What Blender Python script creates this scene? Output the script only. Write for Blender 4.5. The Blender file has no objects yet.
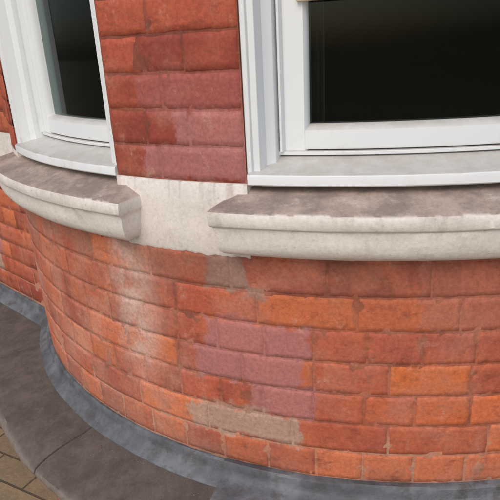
import bpy, math, random
from mathutils import Vector, Matrix, noise
random.seed(7)
scene=bpy.context.scene
R=1.29; CX,CY=0.456,2.24
TJ=77.3
rad=math.radians
def lin(c):
    c=c/255.0
    return c/12.92 if c<=0.04045 else ((c+0.055)/1.055)**2.4
def col(r,g,b,k=1.0): return (lin(r)*k,lin(g)*k,lin(b)*k)

class NT:
    def __init__(s,mat):
        s.t=mat.node_tree; s.n=s.t.nodes; s.l=s.t.links
    def new(s,t,**k):
        n=s.n.new(t)
        for a,b in k.items(): setattr(n,a,b)
        return n
    def put(s,sock,v):
        if isinstance(v,bpy.types.NodeSocket): s.l.new(v,sock)
        elif v is not None:
            if isinstance(v,tuple) and len(v)==3 and sock.type=='RGBA': v=(*v,1)
            sock.default_value=v
    def m(s,op,a,b=None,c=None,clamp=False):
        n=s.new('ShaderNodeMath',operation=op); n.use_clamp=clamp
        s.put(n.inputs[0],a)
        if b is not None: s.put(n.inputs[1],b)
        if c is not None: s.put(n.inputs[2],c)
        return n.outputs[0]
    def noise(s,vec,scale,detail=4,rough=0.55,out='Fac',dist=0.0):
        n=s.new('ShaderNodeTexNoise'); s.put(n.inputs['Vector'],vec)
        n.inputs['Scale'].default_value=scale; n.inputs['Detail'].default_value=detail
        n.inputs['Roughness'].default_value=rough; n.inputs['Distortion'].default_value=dist
        return n.outputs[out]
    def ramp(s,v,a,b,lo=0.0,hi=1.0):
        n=s.new('ShaderNodeMapRange',interpolation_type='SMOOTHSTEP'); s.put(n.inputs[0],v)
        for i,x in zip((1,2,3,4),(a,b,lo,hi)): n.inputs[i].default_value=x
        return n.outputs[0]
    def mix(s,f,a,b,mode='MIX'):
        n=s.new('ShaderNodeMix',data_type='RGBA',blend_type=mode)
        s.put(n.inputs['Factor'],f); s.put(n.inputs[6],a); s.put(n.inputs[7],b)
        return n.outputs[2]
    def vmap(s,vec,scale):
        n=s.new('ShaderNodeMapping'); s.put(n.inputs[0],vec); n.inputs['Scale'].default_value=scale
        return n.outputs[0]
    def bump(s,h,strength,dist):
        n=s.new('ShaderNodeBump'); s.put(n.inputs['Height'],h)
        n.inputs['Strength'].default_value=strength; n.inputs['Distance'].default_value=dist
        return n.outputs[0]
def newmat(name):
    m=bpy.data.materials.new(name); m.use_nodes=True
    nt=NT(m); b=nt.n['Principled BSDF']
    return m,nt,b

def U(th): return rad(th)*R
PINK=col(176,116,114,1.08); BEIGE=col(176,150,132,1.1); BRN=col(154,126,112,1.06)
PATCHES=[
 (-.585,-.345,.318,.392,PINK,.8),(-.62,-.37,.240,.320,PINK,.8),(-.48,-.34,.165,.245,PINK,.78),
 (-.56,-.50,.392,.41,PINK,.5),
 (-.65,-.37,.088,.160,BEIGE,.82),(-.61,-.45,.150,.178,BEIGE,.55),
 (-.575,-.478,.465,.55,BRN,.85),(-.485,-.44,.452,.478,BRN,.7),
 (-.13,.10,.40,.545,col(188,120,100,1.0),.45),
 (-.70,-.455,.700,.770,PINK,.72),(-.615,-.455,.768,.842,PINK,.75),(-.70,-.455,.838,.91,col(168,92,86,1.05),.7),
]
def brick_mat(name,mortar=False):
    m,n,b=newmat(name)
    at=n.new('ShaderNodeAttribute'); at.attribute_name='uz'
    vec=at.outputs['Vector']
    sp0=n.new('ShaderNodeSeparateXYZ'); n.put(sp0.inputs[0],vec)
    zz=sp0.outputs[2]
    if mortar:
        nn=n.noise(vec,9,3)
        base=n.mix(n.ramp(nn,.38,.68),col(136,72,54),col(178,112,88))
        base=n.mix(n.m('MULTIPLY',n.ramp(zz,.17,.11),.75),base,col(204,158,130))
        base=n.mix(n.ramp(zz,.69,.72,0,.7),base,col(116,54,44))
    else:
        bc=n.new('ShaderNodeAttribute'); bc.attribute_name='bcol'
        base=bc.outputs['Color']
    wob=n.noise(vec,26,4,.65,'Color')
    sub=n.new('ShaderNodeVectorMath',operation='SUBTRACT'); n.put(sub.inputs[0],wob); sub.inputs[1].default_value=(.5,.5,.5)
    sc=n.new('ShaderNodeVectorMath',operation='SCALE'); n.put(sc.inputs[0],sub.outputs[0]); sc.inputs['Scale'].default_value=.075
    ad=n.new('ShaderNodeVectorMath',operation='ADD'); n.put(ad.inputs[0],vec); n.put(ad.inputs[1],sc.outputs[0])
    sp=n.new('ShaderNodeSeparateXYZ'); n.put(sp.inputs[0],ad.outputs[0])
    u,z=sp.outputs[0],sp.outputs[2]
    c=base
    big=n.new('ShaderNodeSeparateColor'); n.put(big.inputs[0],n.noise(vec,7,5,.62,'Color'))
    b1,b2,b3=big.outputs
    lower=n.ramp(zz,.70,.60)
    c=n.mix(n.m('MULTIPLY',n.ramp(b1,.40,.66,.05,.65),n.ramp(lower,0,1,.4,1)),c,col(204,112,72,1.1))
    c=n.mix(n.ramp(n.noise(n.vmap(vec,(1,1,1.8)),17,7,.74),.5,.68,0,.6),c,col(124,58,44))
    c=n.mix(n.ramp(b2,.48,.66,0,.45),c,col(186,124,104,1.08))
    for (u0,u1,z0,z1,pc,op) in PATCHES:
        du=n.m('SUBTRACT',n.m('ABSOLUTE',n.m('SUBTRACT',u,(u0+u1)/2)),(u1-u0)/2)
        dz=n.m('SUBTRACT',n.m('ABSOLUTE',n.m('SUBTRACT',z,(z0+z1)/2)),(z1-z0)/2)
        d=n.m('MAXIMUM',du,dz)
        c=n.mix(n.ramp(d,-.007,.007,op,0),c,pc)
    du=n.ramp(n.m('ABSOLUTE',n.m('SUBTRACT',u,-.785)),.0,.10,1,0)
    dz=n.m('MULTIPLY',n.ramp(z,.08,.34),n.ramp(z,.75,.5))
    k=n.m('MULTIPLY',n.m('MULTIPLY',du,dz),n.ramp(n.noise(vec,13,6,.72),.32,.60,.12,1))
    c=n.mix(n.m('MULTIPLY',k,.85),c,col(224,198,186))
    k=n.m('MULTIPLY',n.m('MULTIPLY',n.ramp(u,-.55,-.80),n.ramp(zz,.60,.56)),n.ramp(b3,.36,.66,.04,.38))
    c=n.mix(k,c,col(218,178,156))
    salt=n.noise(vec,12,8,.78,dist=.4)
    c=n.mix(n.ramp(salt,.56,.72,0,.55),c,col(218,176,154))
    k=n.m('MULTIPLY',n.ramp(zz,.09,.0,0,.45),n.ramp(b3,.35,.65))
    c=n.mix(k,c,col(104,80,70))
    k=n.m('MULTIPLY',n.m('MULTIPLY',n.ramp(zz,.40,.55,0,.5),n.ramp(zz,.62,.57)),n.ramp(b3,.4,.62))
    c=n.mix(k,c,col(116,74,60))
    c=n.mix(.05,c,col(180,146,132))
    fine=n.noise(vec,110,5,.75)
    mul=n.new('ShaderNodeVectorMath',operation='SCALE'); n.put(mul.inputs[0],c); n.put(mul.inputs['Scale'],n.ramp(fine,.3,.7,.80,1.14))
    n.put(b.inputs['Base Color'],mul.outputs[0])
    b.inputs['Roughness'].default_value=.8
    b.inputs['Specular IOR Level'].default_value=.35
    n.put(b.inputs['Normal'],n.bump(n.m('ADD',fine,n.m('MULTIPLY',salt,.8)),.32,.0025))
    return m
M_BRICK=brick_mat('brick_face'); M_MORT=brick_mat('brick_mortar',True)

def obj_co(n):
    return n.new('ShaderNodeTexCoord').outputs['Object']
def stone_mat(name,clean,dirt,updirt=1.0,amount=.5):
    m,n,b=newmat(name); v=obj_co(n)
    g=n.new('ShaderNodeNewGeometry'); s=n.new('ShaderNodeSeparateXYZ'); n.put(s.inputs[0],g.outputs['Normal'])
    up=n.ramp(s.outputs[2],.45,.9)
    c=n.mix(n.ramp(n.noise(v,6,5,.65),.45,.7,0,.4),clean,tuple(x*.8 for x in clean))
    mid=n.noise(v,24,7,.76)
    c=n.mix(n.ramp(mid,.53,.68,0,amount),c,dirt)
    run=n.noise(n.vmap(v,(1,1,.22)),30,5,.7)
    c=n.mix(n.ramp(run,.56,.72,0,amount*.9),c,dirt)
    dv=n.mix(n.ramp(n.noise(v,13,6,.75),.35,.68),tuple(x*.72 for x in dirt),tuple(min(1,x*1.5) for x in dirt))
    k=n.m('MULTIPLY',up,n.ramp(mid,.25,.48,.6*updirt,updirt))
    c=n.mix(k,c,dv)
    fine=n.noise(v,130,5,.75)
    c=n.mix(n.ramp(fine,.64,.72,0,.5),c,tuple(x*.5 for x in dirt))
    mul=n.new('ShaderNodeVectorMath',operation='SCALE'); n.put(mul.inputs[0],c); n.put(mul.inputs['Scale'],n.ramp(fine,.3,.7,1.05,.90))
    n.put(b.inputs['Base Color'],mul.outputs[0]); b.inputs['Roughness'].default_value=.85
    n.put(b.inputs['Normal'],n.bump(n.m('ADD',n.m('MULTIPLY',fine,.3),mid),.42,.004))
    return m
M_STONE=stone_mat('painted_stone',col(238,230,220),col(152,134,122),.92,.22)
M_LEDGE=stone_mat('weathered_ledge_stone',col(132,120,112),col(86,77,71),.8,.6)
M_ROOM,_n,_b=newmat('dark_room'); _b.inputs['Roughness'].default_value=.9
_v=obj_co(_n); _n.put(_b.inputs['Base Color'],_n.mix(_n.noise(_v,2,3),(.010,.013,.013),(.03,.035,.033)))
M_CURT,_n,_b=newmat('curtain_cloth'); _b.inputs['Roughness'].default_value=.95
_v=obj_co(_n); _n.put(_b.inputs['Base Color'],_n.mix(_n.noise(_v,14,3),(.08,.085,.08),(.17,.175,.165)))

def paint_mat(name,base):
    m,n,b=newmat(name); v=obj_co(n)
    sp=n.new('ShaderNodeSeparateXYZ'); n.put(sp.inputs[0],v)
    g=n.new('ShaderNodeNewGeometry'); s=n.new('ShaderNodeSeparateXYZ'); n.put(s.inputs[0],g.outputs['Normal'])
    blot=n.noise(n.vmap(v,(1.2,1.2,1.0)),13,7,.74)
    c=n.mix(n.ramp(n.noise(v,4,3,.6),.4,.7,0,.12),base,tuple(x*.86 for x in base))
    low=n.ramp(sp.outputs[2],.90,.70)
    c=n.mix(n.m('MULTIPLY',low,n.ramp(blot,.54,.76,0,.4)),c,col(172,158,142))
    up=n.m('MULTIPLY',n.ramp(s.outputs[2],.4,.9),n.ramp(blot,.30,.66,.55,.8))
    c=n.mix(up,c,col(172,163,152))
    sp2=n.noise(v,85,5,.8)
    c=n.mix(n.ramp(sp2,.67,.74,0,.4),c,col(130,116,102))
    n.put(b.inputs['Base Color'],c); b.inputs['Roughness'].default_value=.42
    n.put(b.inputs['Normal'],n.bump(n.noise(n.vmap(v,(1,1,.2)),90,3,.6),.16,.0015))
    return m
M_PAINT=paint_mat('white_gloss_paint',col(238,242,242))
M_CREAM=paint_mat('cream_paint',col(228,210,184))
M_LEAD,n,b=newmat('lead_flashing'); v=obj_co(n)
c=n.mix(n.ramp(n.noise(v,8,5,.65),.35,.68),col(84,88,92),col(118,122,126))
c=n.mix(n.ramp(n.noise(v,26,6,.75),.46,.66,0,.75),c,col(84,76,70))
n.put(b.inputs['Base Color'],c); b.inputs['Metallic'].default_value=.05; b.inputs['Roughness'].default_value=.62
n.put(b.inputs['Normal'],n.bump(n.noise(v,14,6,.65),.5,.012))
M_GLASS=bpy.data.materials.new('window_glass'); M_GLASS.use_nodes=True; n=NT(M_GLASS)
n.n.remove(n.n['Principled BSDF'])
tr=n.new('ShaderNodeBsdfTransparent'); tr.inputs[0].default_value=(.62,.66,.65,1)
gl=n.new('ShaderNodeBsdfGlossy'); gl.inputs['Roughness'].default_value=.05; gl.inputs[0].default_value=(.85,.92,.9,1)
fr=n.new('ShaderNodeFresnel'); fr.inputs[0].default_value=1.32
mx=n.new('ShaderNodeMixShader'); n.put(mx.inputs[0],fr.outputs[0]); n.put(mx.inputs[1],tr.outputs[0]); n.put(mx.inputs[2],gl.outputs[0])
n.put(n.n['Material Output'].inputs[0],mx.outputs[0])

house=bpy.data.objects.new('brick_house',None); scene.collection.objects.link(house)
def mkobj(name,V,F,mats,parent=house,smooth=False,attrs=None,mi=None):
    me=bpy.data.meshes.new(name); me.from_pydata(V,[],F); 
    for m in (mats if isinstance(mats,list) else [mats]): me.materials.append(m)
    if attrs:
        for an,(ty,data) in attrs.items():
            a=me.attributes.new(an,ty,'POINT')
            flat=[x for t in data for x in t]
            a.data.foreach_set('color' if ty=='FLOAT_COLOR' else 'vector',flat)
    if smooth: me.polygons.foreach_set('use_smooth',[True]*len(me.polygons))
    me.update()
    o=bpy.data.objects.new(name,me); scene.collection.objects.link(o)
    if parent: o.parent=parent
    return o
def cyl(th,r,z):
    a=rad(th); return (CX+r*math.sin(a),CY-r*math.cos(a),z)
def bay(u,off,z): return cyl(math.degrees(u/R),R+off,z)
JL=Vector(cyl(-TJ,R,0)); DL=Vector((-.726,.688,0)).normalized(); NL=Vector((-DL.y,DL.x,0)); 
if NL.dot(Vector((0,-1,0)))<0: NL=-NL
def lwall(u,off,z):
    p=JL+DL*(-u)+NL*off; return (p.x,p.y,z)
def rwall(u,off,z):
    p=lwall(-u,off,z); return (2*CX-p[0],p[1],z)

class Sweep:
    def __init__(s): s.V=[];s.F=[]
    def sweep(s,prof,t0,t1,step,fn,cap=True,mitre=None,wob=0.0,mk=1.0):
        n=max(1,int(math.ceil((t1-t0)/step))); rings=[]
        ts=[t0+(t1-t0)*i/n for i in range(n+1)]
        mp=max(r for r,z in prof)
        for i,t in enumerate(ts):
            ring=[]
            for r,z in prof:
                tt=t
                if mitre:
                    k=math.degrees((mp-max(r,mitre))/R)*mk
                    lo=t0+k; hi=t1-k
                    tt=min(max(t,lo),hi)
                w=0
                if wob: 
                    w=noise.noise(Vector((tt*rad(1)*R*9,r*40,z*40)))*wob+noise.noise(Vector((tt*rad(1)*R*45,r*60,z*60)))*wob*.5
                ring.append((tt,r+w,z+w*.6))
            rings.append(ring)
        if mitre:
            rings.insert(0,[(t,min(r,mitre-.006),z) for t,r,z in rings[0]])
            rings.append([(t,min(r,mitre-.006),z) for t,r,z in rings[-1]])
        b0=len(s.V); m=len(prof)
        for ring in rings:
            for t,r,z in ring: s.V.append(fn(t,r,z))
        for i in range(len(rings)-1):
            for j in range(m):
                a=b0+i*m+j; b=b0+i*m+(j+1)%m
                s.F.append((a,b,b+m,a+m))
        if cap:
            s.F.append(tuple(b0+j for j in range(m))[::-1]); e=b0+(len(rings)-1)*m
            s.F.append(tuple(e+j for j in range(m)))
    def prism(s,poly,z0,z1):
        b0=len(s.V); m=len(poly)
        for z in (z0,z1):
            for t,r in poly: s.V.append(cyl(t,r,z))
        for j in range(m):
            k=(j+1)%m; s.F.append((b0+j,b0+k,b0+m+k,b0+m+j))
        s.F.append(tuple(b0+j for j in range(m))[::-1]); s.F.append(tuple(b0+m+j for j in range(m)))
    def done(s,name,mat,smooth=True,bev=0.0):
        o=mkobj(name,s.V,s.F,mat)
        import bmesh
        bm=bmesh.new(); bm.from_mesh(o.data); bmesh.ops.recalc_face_normals(bm,faces=bm.faces); bm.to_mesh(o.data); bm.free()
        if bev:
            md=o.modifiers.new('bevel','BEVEL'); md.width=bev; md.segments=2; md.limit_method='ANGLE'; md.angle_limit=rad(50)
        if smooth:
            o.data.polygons.foreach_set('use_smooth',[True]*len(o.data.polygons))
            if hasattr(o.data,'set_sharp_from_angle'): o.data.set_sharp_from_angle(angle=rad(42))
        return o

COLS=[col(190,98,66,1.1),col(174,84,60,1.1),col(198,106,70,1.1),col(164,78,58,1.1),col(182,92,66,1.08),col(156,74,56,1.1),col(202,110,68,1.1)]
DARK=[col(164,74,54,1.06),col(152,64,50,1.06),col(174,82,58,1.06),col(146,62,50,1.06),col(180,88,60,1.06)]
class Bricks:
    def __init__(s): s.V=[];s.F=[];s.C=[];s.Z=[]
    def brick(s,fn,u0,u1,z0,z1,off,c,du,dz,key):
        g=.0017
        u0+=g;u1-=g;z0+=g;z1-=g
        nu=max(2,int((u1-u0)/du)); nz=max(2,int((z1-z0)/dz))
        e=.0018
        fu=[u0,u0+e]+[u0+e+(u1-u0-2*e)*i/nu for i in range(1,nu)]+[u1-e,u1]
        fz=[z0,z0+e]+[z0+e+(z1-z0-2*e)*i/nz for i in range(1,nz)]+[z1-e,z1]
        b0=len(s.V); W=len(fu); H=len(fz)
        tilt=random.uniform(-.0008,.0008); po=random.uniform(-.0009,.0007)
        for j,z in enumerate(fz):
            for i,u in enumerate(fu):
                bi=(i in(0,W-1)); bj=(j in(0,H-1))
                p=Vector((u*30+key,z*30,key*1.7))
                q=Vector((u*110+key,z*110,3.1))
                o=off+po+tilt*(2*(i/(W-1))-1)
                # the first inner ring follows the same wandering arris as the border
                wl=noise.noise(p*1.3)*.0020+noise.noise(q)*.0012
                uu,zz=u,z
                if i<=1 or i>=W-2: uu+=wl
                if j<=1 or j>=H-2: zz+=wl
                if bi or bj:
                    o-=.0038
                else:
                    o+=noise.noise(p)*.0006
                    edge=min(i,W-1-i)==1 or min(j,H-1-j)==1
                    if edge:
                        ch=noise.noise(Vector((u*50+5,z*50,9)))
                        if ch>.25: o-=(ch-.25)*.010
                s.V.append(fn(uu,o,zz)); s.C.append((*c,1)); s.Z.append((uu,o,zz))
        for j in range(H-1):
            for i in range(W-1):
                a=b0+j*W+i; s.F.append((a,a+1,a+W+1,a+W))
    def row(s,fn,joints,z0,z1,off,pal,du=.012,dz=.012,over=None):
        for a,b in zip(joints[:-1],joints[1:]):
            if b-a<.018: continue
            c=random.choice(pal); k=random.uniform(.84,1.13)
            mid=(a+b)/2
            if over:
                for (o0,o1,zc,oc) in over:
                    if o0<=mid<=o1 and z0<=zc<=z1: c=oc;k=random.uniform(.92,1.07)
            c=tuple(x*k for x in c)
            s.brick(fn,a,b,z0,z1,off,c,du,dz,random.uniform(0,50))
    def done(s,name):
        return mkobj(name,s.V,s.F,M_BRICK,smooth=True,attrs={'bcol':('FLOAT_COLOR',s.C),'uz':('FLOAT_VECTOR',s.Z)})
def joints(lo,hi,phase,L,jit=.004):
    n0=math.floor((lo-phase)/L); out=[lo]; k=n0
    while True:
        x=phase+k*L+random.uniform(-jit,jit); k+=1
        if x>=hi-.02: break
        if x>lo+.02: out.append(x)
    return out+[hi]
CP=.0765; Z0=.010
ORG=col(212,112,54,1.12); ORG2=col(206,106,60,1.1); LORG=col(208,118,80,1.12)
OVER=[(-.185,-.01,.28,ORG),(-.13,.0,.2,ORG2),(0.,.1,.2,ORG2),(-.24,-.13,.2,col(194,98,64,1.08)),
      (-.345,.2,.05,LORG),(-.18,.12,.12,col(188,96,64,1.08)),(-.01,.15,.28,col(182,90,64,1.08)),
      (-.48,-.34,.05,col(160,84,68,1.06)),(-.34,-.18,.28,col(182,90,64,1.08)),(-.35,.2,.36,col(174,88,68,1.08)),
      (-.47,-.10,.5,col(158,86,70,1.06))]
UB=U(TJ)
bw=Bricks()
ROWS={0:(-.338,.110),1:(-.178,.21),2:(-.342,.110),3:(-.178,.163),4:(-.336,.110),5:(-.25,.205),6:(-.31,.205)}
for k in range(7):
    ph,L=ROWS[k]
    bw.row(bay,joints(-UB,UB,ph,L),Z0+k*CP,Z0+(k+1)*CP,0,COLS,over=OVER,dz=.010,du=.010)
bw.done('bay_wall_brickwork')
ZP=.6985; PP=.0700; ZH=1.95
WIN=[(-60,-34.9),(-20.7,20.7),(34.9,60)]
PIERS=[(-TJ,-60),(-34.9,-20.7),(20.7,34.9),(60,TJ)]
pw=Bricks()
for a,b in PIERS:
    ua,ub=U(a),U(b); w=ub-ua
    for k in range(18):
        z0=ZP+k*PP; z1=z0+PP
        if k%2==0: js=[ua,ua+w*(.40 if k%4==0 else .46),ub]
        else: js=[ua,ua+w*.31,ua+w*.64,ub]
        if w>.36: js=joints(ua,ub,ua+(.0 if k%2 else .055),.11 if k%2 else .2)
        pw.row(bay,js,z0,z1,-.001,DARK,du=.012)
pw.done('pier_brickwork')
ow=Bricks()
for k in range(10):
    z0=ZH+.15+k*CP
    ow.row(bay,joints(-UB,UB,-.3+(.055 if k%2 else 0),.11 if k%2 else .22),z0,z0+CP,0,COLS,du=.03,dz=.03)
ow.done('upper_wall_brickwork')
pl=Bricks()
for k in range(5):
    z0=-.182-(k+1)*CP
    pl.row(lambda u,o,z:bay(u,o+.10,z),joints(-UB,UB,-.3+(.055 if k%2 else 0),.11 if k%2 else .22),z0,z0+CP,0,COLS,du=.03,dz=.03)
pl.done('plinth_brickwork')
sw=Bricks()
for fn,lo,hi in ((lwall,-3.2,0.),(rwall,0.,3.2)):
    rows=[-.182-(i+1)*CP for i in range(5)]+[Z0+i*CP for i in range(7)]+[ZP+i*CP for i in range(27)]
    for i,z in enumerate(rows):
        off=0.1 if z<-.1 else 0
        g=(lambda u,o,zz,fn=fn,off=off: fn(u,o+off,zz))
        sw.row(g,joints(lo,hi,-.1+(.055 if i%2 else 0),.11 if i%2 else .22),z,z+CP,0,DARK+COLS,du=.02,dz=.02)
sw.done('side_wall_brickwork')
mV=[];mF=[];mZ=[]
def mgrid(fn,u0,u1,z0,z1,off,du=.012,dz=.012):
    nu=max(1,int((u1-u0)/du)); nz=max(1,int((z1-z0)/dz)); b0=len(mV)
    for j in range(nz+1):
        for i in range(nu+1):
            u=u0+(u1-u0)*i/nu; z=z0+(z1-z0)*j/nz
            o=off-.0016+noise.noise(Vector((u*22,z*22,4)))*.0014+noise.noise(Vector((u*80,z*80,8)))*.0006
            mV.append(fn(u,o,z)); mZ.append((u,o,z))
    for j in range(nz):
        for i in range(nu):
            a=b0+j*(nu+1)+i; mF.append((a,a+1,a+nu+2,a+nu+1))
mgrid(bay,-UB,UB,-.04,.56,0,.008,.008)
for a,b in PIERS: mgrid(bay,U(a),U(b),.69,ZH,-.001,.01,.01)
mgrid(bay,-UB,UB,ZH+.12,ZH+.15+10*CP,0,.03,.03)
mgrid(lambda u,o,z:bay(u,o+.10,z),-UB,UB,-.57,-.17,0,.03,.03)
for fn,lo,hi in ((lwall,-3.2,0.),(rwall,0.,3.2)):
    mgrid(fn,lo,hi,-.04,.56,0,.03,.03); mgrid(fn,lo,hi,.69,2.76,0,.03,.03)
    mgrid(lambda u,o,z:fn(u,o+.10,z),lo,hi,-.57,-.17,0,.03,.03)
mkobj('mortar_joints',mV,mF,M_MORT,smooth=True,attrs={'uz':('FLOAT_VECTOR',mZ)})
co=Sweep()
for a,b in PIERS: co.sweep([(R-.010,.60),(R-.010,ZH+.02),(1.04,ZH+.02),(1.04,.60)],a+.02,b-.02,2,lambda t,r,z:cyl(t,r,z))
co.sweep([(R-.012,-.55),(R-.012,.590),(1.05,.590),(1.05,-.55)],-TJ,TJ,2,lambda t,r,z:cyl(t,r,z))
co.sweep([(R-.012,ZH+.05),(R-.012,2.85),(1.05,2.85),(1.05,ZH+.05)],-TJ,TJ,2,lambda t,r,z:cyl(t,r,z))
co.done('masonry_core',M_MORT,smooth=False)

st=Sweep()
cylf=lambda t,r,z:cyl(t,r,z)
ZB=Z0+7*CP
for a,b in ((-34.95,-20.65),(20.65,34.95)):
    n_=60; m=8; b0=len(st.V)
    for i in range(n_+1):
        t=a+(b-a)*i/n_
        e=noise.noise(Vector((t*.9,2,0)))*.009+noise.noise(Vector((t*2.2,5,0)))*.003
        f_=noise.noise(Vector((t*1.7,9,0)))*.004
        for r_,z_ in [(1.2885,ZB-.003+e),(1.2922,ZB+.004+e),(1.2922+f_*.3,.60),(1.2915,.65),(1.2915,ZP-.004+f_*.5),(1.2880,ZP),(1.06,ZP),(1.06,ZB+.02)]:
            st.V.append(cyl(t,r_,z_))
    for i in range(n_):
        for j in range(m):
            p=b0+i*m+j; q=b0+i*m+(j+1)%m; st.F.append((p,q,q+m,p+m))
    st.F.append(tuple(b0+j for j in range(m))[::-1]); st.F.append(tuple(b0+n_*m+j for j in range(m)))
for a,b in ((-TJ,-60),(60,TJ)): st.sweep([(1.2905,ZB+.003),(1.2905,ZP-.003),(1.06,ZP),(1.06,ZB)],a,b,.8,cylf,wob=.002)
st.done('stone_string_course',M_STONE)
si=Sweep()
prof=[(1.06,.690),(1.20,.690),(1.262,.685),(1.30,.677),(1.338,.6655),(1.353,.6625),(1.3595,.6585),(1.3610,.651),(1.3603,.634),(1.3575,.630),(1.3530,.6275),(1.3515,.620),(1.350,.604),(1.3475,.588),(1.341,.575),(1.331,.566),(1.316,.561),(1.300,.558),(1.276,.558),(1.06,.56)]
for a,b in ((-66.5,-32.1),(-23.1,23.1),(32.1,66.5)):
    si.sweep(prof,a,b,.25,cylf,cap=False,mitre=1.288,wob=.0034,mk=.55)
si.done('stone_window_sills',M_STONE,bev=.0015)
hd=Sweep()
hd.sweep([(1.31,ZH),(1.31,ZH+.13),(1.295,ZH+.15),(1.06,ZH+.15),(1.06,ZH)],-TJ,TJ,2,cylf)
hd.sweep([(1.30,2.86),(1.36,2.90),(1.42,2.95),(1.42,3.02),(1.36,3.05),(1.0,3.06),(1.0,2.86)],-TJ,TJ,2,cylf)
for fn,s in ((lwall,-1),(rwall,1)):
    f=(lambda t,r,z,fn=fn: fn(t,r-R,z))
    lo,hi=(-3.2,.0) if s<0 else (0.,3.2)
    hd.sweep([(R+.0015,ZB),(R+.0015,ZP),(R-.1,ZP),(R-.1,ZB)],lo,hi,.2,f,wob=.002)
    hd.sweep([(1.30,2.757),(1.36,2.80),(1.42,2.85),(1.42,2.92),(1.36,2.95),(1.1,2.96),(1.1,2.757)],lo,hi,.5,f)
    hd.sweep([(R-.02,-.55),(R-.02,2.76),(R-.2,2.76),(R-.2,-.55)],lo,hi,.5,f)
hd.done('stone_head_course',M_STONE)
lg=Sweep()
lprof=[(1.25,-.040),(1.32,-.046),(1.36,-.050),(1.40,-.054),(1.44,-.058),(1.47,-.063),(1.495,-.069),(1.508,-.078),(1.513,-.090),(1.511,-.105),(1.502,-.117),(1.480,-.124),(1.462,-.140),(1.45,-.160),(1.42,-.176),(1.38,-.182),(1.25,-.182)]
edges=[-TJ-4]+[x for x in (-70.,-44.6,-19.5,4.,28.,52.)]+[TJ+4]
for a,b in zip(edges[:-1],edges[1:]):
    dz=random.uniform(-.002,.002)
    lg.sweep([(r,z+dz) for r,z in lprof],a+.12,b-.12,.3,cylf,wob=.0055)
for fn,s in ((lwall,-1),(rwall,1)):
    f=(lambda t,r,z,fn=fn: fn(t,r-R,z-.005))
    for q in range(4):
        a=.8*q; b=.8*(q+1)-.004
        if s<0: a,b=-b,-a
        lg.sweep(lprof,a,b,.05,f,wob=.002)
lg.done('ledge_coping_stones',M_LEDGE)
ld=Sweep()
def lp(d,w): return [(1.284,.006),(1.293+d,.007),(1.2985+d,.003),(1.301+d,-.010),(1.303+d,-.020),(1.309+d,-.027),(1.320+d,-.032),(1.328+w,-.038),(1.334+w,-.041),(1.338+w,-.046),(1.336+w,-.054),(1.30,-.056),(1.284,-.05)]
ld.sweep(lp(0,-.003),-TJ-1,-24.3,.4,cylf,wob=.0030)
ld.sweep([(r,z+.003) for r,z in lp(.008,.046)],-24.9,22,.4,cylf,wob=.0036)
ld.sweep(lp(0,0.0),21.5,TJ+1,.5,cylf,wob=.0022)
for fn,s in ((lwall,-1),(rwall,1)):
    f=(lambda t,r,z,fn=fn: fn(t,r-R,z-.002))
    ld.sweep(lp(0,0),*((-3.2,0.) if s<0 else (0.,3.2)),.03,f,wob=.002)
ld.done('lead_flashing',M_LEAD)

fr=Sweep(); gs=Sweep(); bl=Sweep()
for a,b in WIN:
    for e,sg in ((a,1),(b,-1)):
        P=[(.03,1.284),(.50,1.284),(.56,1.279),(1.15,1.277),(1.22,1.268),(1.30,1.262),(1.38,1.250),(2.15,1.238),(2.22,1.214),(2.30,1.10),(.03,1.10)]
        fr.prism([(e+sg*s_,r) for s_,r in P],.700,ZH+.01)
        S=[(2.35,1.226),(2.60,1.226),(2.70,1.213),(4.55,1.212),(4.80,1.206),(4.90,1.196),(4.90,1.165),(2.35,1.165)]
        fr.prism([(e+sg*s_,r) for s_,r in S],.748,ZH)
    a1,b1=a+4.5,b-4.5
    fr.sweep([(1.165,.751),(1.2105,.751),(1.2115,.756),(1.2110,.788),(1.205,.794),(1.195,.799),(1.165,.799)],a1,b1,1,cylf)
    fr.sweep([(1.10,.741),(1.218,.741),(1.219,.7485),(1.10,.7485)],a+2.0,b-2.0,1,cylf)
    fr.sweep([(1.165,ZH-.06),(1.2115,ZH-.06),(1.2115,ZH),(1.165,ZH)],a1,b1,1,cylf)
    fr.sweep([(1.09,.740),(1.215,.738),(1.222,.7345),(1.272,.7225),(1.285,.7200),(1.2915,.7165),(1.2925,.711),(1.2925,.698),(1.289,.695),(1.276,.695),(1.274,.699),(1.09,.699)],a+.12,b-.12,.6,cylf,wob=.0008)
    gs.sweep([(1.186,.79),(1.190,.79),(1.190,ZH-.05),(1.186,ZH-.05)],a1,b1,1,cylf)
bl.sweep([(1.205,1.019),(1.222,1.019),(1.224,1.024),(1.224,1.045),(1.205,1.048)],-16.6,16.6,1,cylf)
fr.done('window_frames',M_PAINT,bev=.0012)
gs.done('window_glass',M_GLASS)
bl.done('window_meeting_rail',M_CREAM)
cu=Sweep()
for t0,t1 in ((-18.5,-14.6),(14.6,18.5),(-57,-54),(54,57)):
    V0=len(cu.V); n_=40
    for i in range(n_+1):
        f=i/n_; t=t0+(t1-t0)*f; rr=1.135+.010*math.sin(f*34)+.004*math.sin(f*71)
        for z_ in (.74,1.1,1.5,1.94): cu.V.append(cyl(t,rr+.006*math.sin(z_*5+f*9),z_))
    for i in range(n_):
        for j in range(3):
            p=V0+i*4+j; cu.F.append((p,p+4,p+5,p+1))
cu.done('curtains',M_CURT)
arc=[cyl(t,1.12,0)[:2] for t in range(-76,77,4)]
poly=arc+[(CX+3,2.6),(CX+3,6),(CX-3,6),(CX-3,2.6)]
m=len(poly); V=[(x,y,.70) for x,y in poly]+[(x,y,2.3) for x,y in poly]
F=[tuple(range(m)),tuple(range(m,2*m))[::-1]]
for i in range(len(arc)-1,m): F.append((i,(i+1)%m,m+(i+1)%m,m+i))
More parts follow.
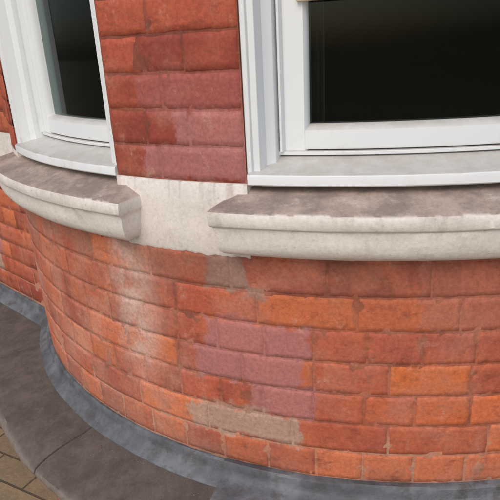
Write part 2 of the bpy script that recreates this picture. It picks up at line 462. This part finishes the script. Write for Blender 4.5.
mkobj('interior_room',V,F,M_ROOM)
V=[cyl(t,1.36,3.055) for t in range(-76,77,4)]+[(CX+3.2,4.3,3.055),(CX+3.2,8,3.055),(CX-3.2,8,3.055),(CX-3.2,4.3,3.055)]
mkobj('roof_flat',V,[tuple(range(len(V)))],M_LEAD)

m,n,b=newmat('garden_paving'); v=obj_co(n)
bt=n.new('ShaderNodeTexBrick')
mp=n.new('ShaderNodeMapping'); n.put(mp.inputs[0],v); mp.inputs['Rotation'].default_value=(0,0,rad(28)); n.put(bt.inputs['Vector'],mp.outputs[0])
bt.inputs['Color1'].default_value=(*col(158,138,108),1); bt.inputs['Color2'].default_value=(*col(136,118,94),1); bt.inputs['Mortar'].default_value=(*col(84,74,60),1)
bt.inputs['Scale'].default_value=1; bt.inputs['Brick Width'].default_value=.22; bt.inputs['Row Height'].default_value=.11; bt.inputs['Mortar Size'].default_value=.005
bt.inputs['Mortar Smooth'].default_value=.4
c=n.mix(n.ramp(n.noise(v,9,6,.7),.4,.7,0,.65),bt.outputs['Color'],col(112,102,80))
c=n.mix(n.ramp(n.noise(v,70,5,.8),.56,.7,0,.5),c,col(70,62,46))
n.put(b.inputs['Base Color'],c); b.inputs['Roughness'].default_value=.9
n.put(b.inputs['Normal'],n.bump(n.m('SUBTRACT',n.noise(v,60,5),bt.outputs['Fac']),.6,.006))
mkobj('paving',[(-150,-150,-.55),(150,-150,-.55),(150,150,-.55),(-150,150,-.55)],[(0,1,2,3)],m,parent=None)

M_GRIT,n,b=newmat('grit'); v=obj_co(n)
n.put(b.inputs['Base Color'],n.mix(n.ramp(n.noise(v,40,2),.4,.6),col(124,84,66),col(140,126,112))); b.inputs['Roughness'].default_value=.9
gV=[];gF=[]
rg=random.Random(3)
for i in range(320):
    t=rg.uniform(-76,24); rr=1.343+abs(rg.gauss(0,.04)) if t<-25 else 1.392+abs(rg.gauss(0,.03))
    if rr>1.48: continue
    s_=rg.uniform(.0008,.0022)
    zt=-.0465-(rr-1.32)*.11; cx,cy,cz=cyl(t,rr,zt+s_*.3)
    b0=len(gV)
    for d_ in ((1,0,0),(-1,0,0),(0,1,0),(0,-1,0),(0,0,.8),(0,0,-.8)):
        gV.append((cx+d_[0]*s_*rg.uniform(.6,1.3),cy+d_[1]*s_*rg.uniform(.6,1.3),cz+d_[2]*s_*.8))
    for f_ in ((0,2,4),(2,1,4),(1,3,4),(3,0,4),(2,0,5),(1,2,5),(3,1,5),(0,3,5)): gF.append(tuple(b0+q for q in f_))
mkobj('grit_debris',gV,gF,M_GRIT,parent=None)

w=bpy.data.worlds.new('World'); scene.world=w; w.use_nodes=True
nt=w.node_tree; bg=nt.nodes['Background']; sky=nt.nodes.new('ShaderNodeTexSky'); sky.sky_type='NISHITA'; sky.sun_disc=False
EL,AZ=rad(48),rad(205)
sky.sun_elevation=EL; sky.sun_rotation=AZ; sky.dust_density=3.0; sky.air_density=1.0; sky.ozone_density=.6
nt.links.new(sky.outputs[0],bg.inputs[0]); bg.inputs[1].default_value=.145
sd=bpy.data.lights.new('sun','SUN'); sd.energy=.75; sd.angle=rad(40); sd.color=(1,.96,.91)
so=bpy.data.objects.new('sun',sd); scene.collection.objects.link(so)
d=Vector((math.sin(AZ)*math.cos(EL),math.cos(AZ)*math.cos(EL),math.sin(EL)))
so.rotation_euler=d.to_track_quat('Z','Y').to_euler(); so.location=d*20

th=rad(20.6); rho=rad(3.15)
X=Vector((1,0,0)); Uv=Vector((0,math.sin(th),math.cos(th))); Fw=Vector((0,math.cos(th),-math.sin(th)))
r=X*math.cos(rho)-Uv*math.sin(rho); u=X*math.sin(rho)+Uv*math.cos(rho)
M=Matrix((r,u,-Fw)).transposed().to_4x4(); M.translation=Vector((0,0,.95))
cd=bpy.data.cameras.new('camera'); cam=bpy.data.objects.new('camera',cd); scene.collection.objects.link(cam)
cam.matrix_world=M; cd.lens=39.2; cd.sensor_width=36; cd.clip_start=.02; cd.clip_end=500
scene.camera=cam
scene.view_settings.view_transform='Standard'; scene.view_settings.look='None'; scene.view_settings.exposure=0
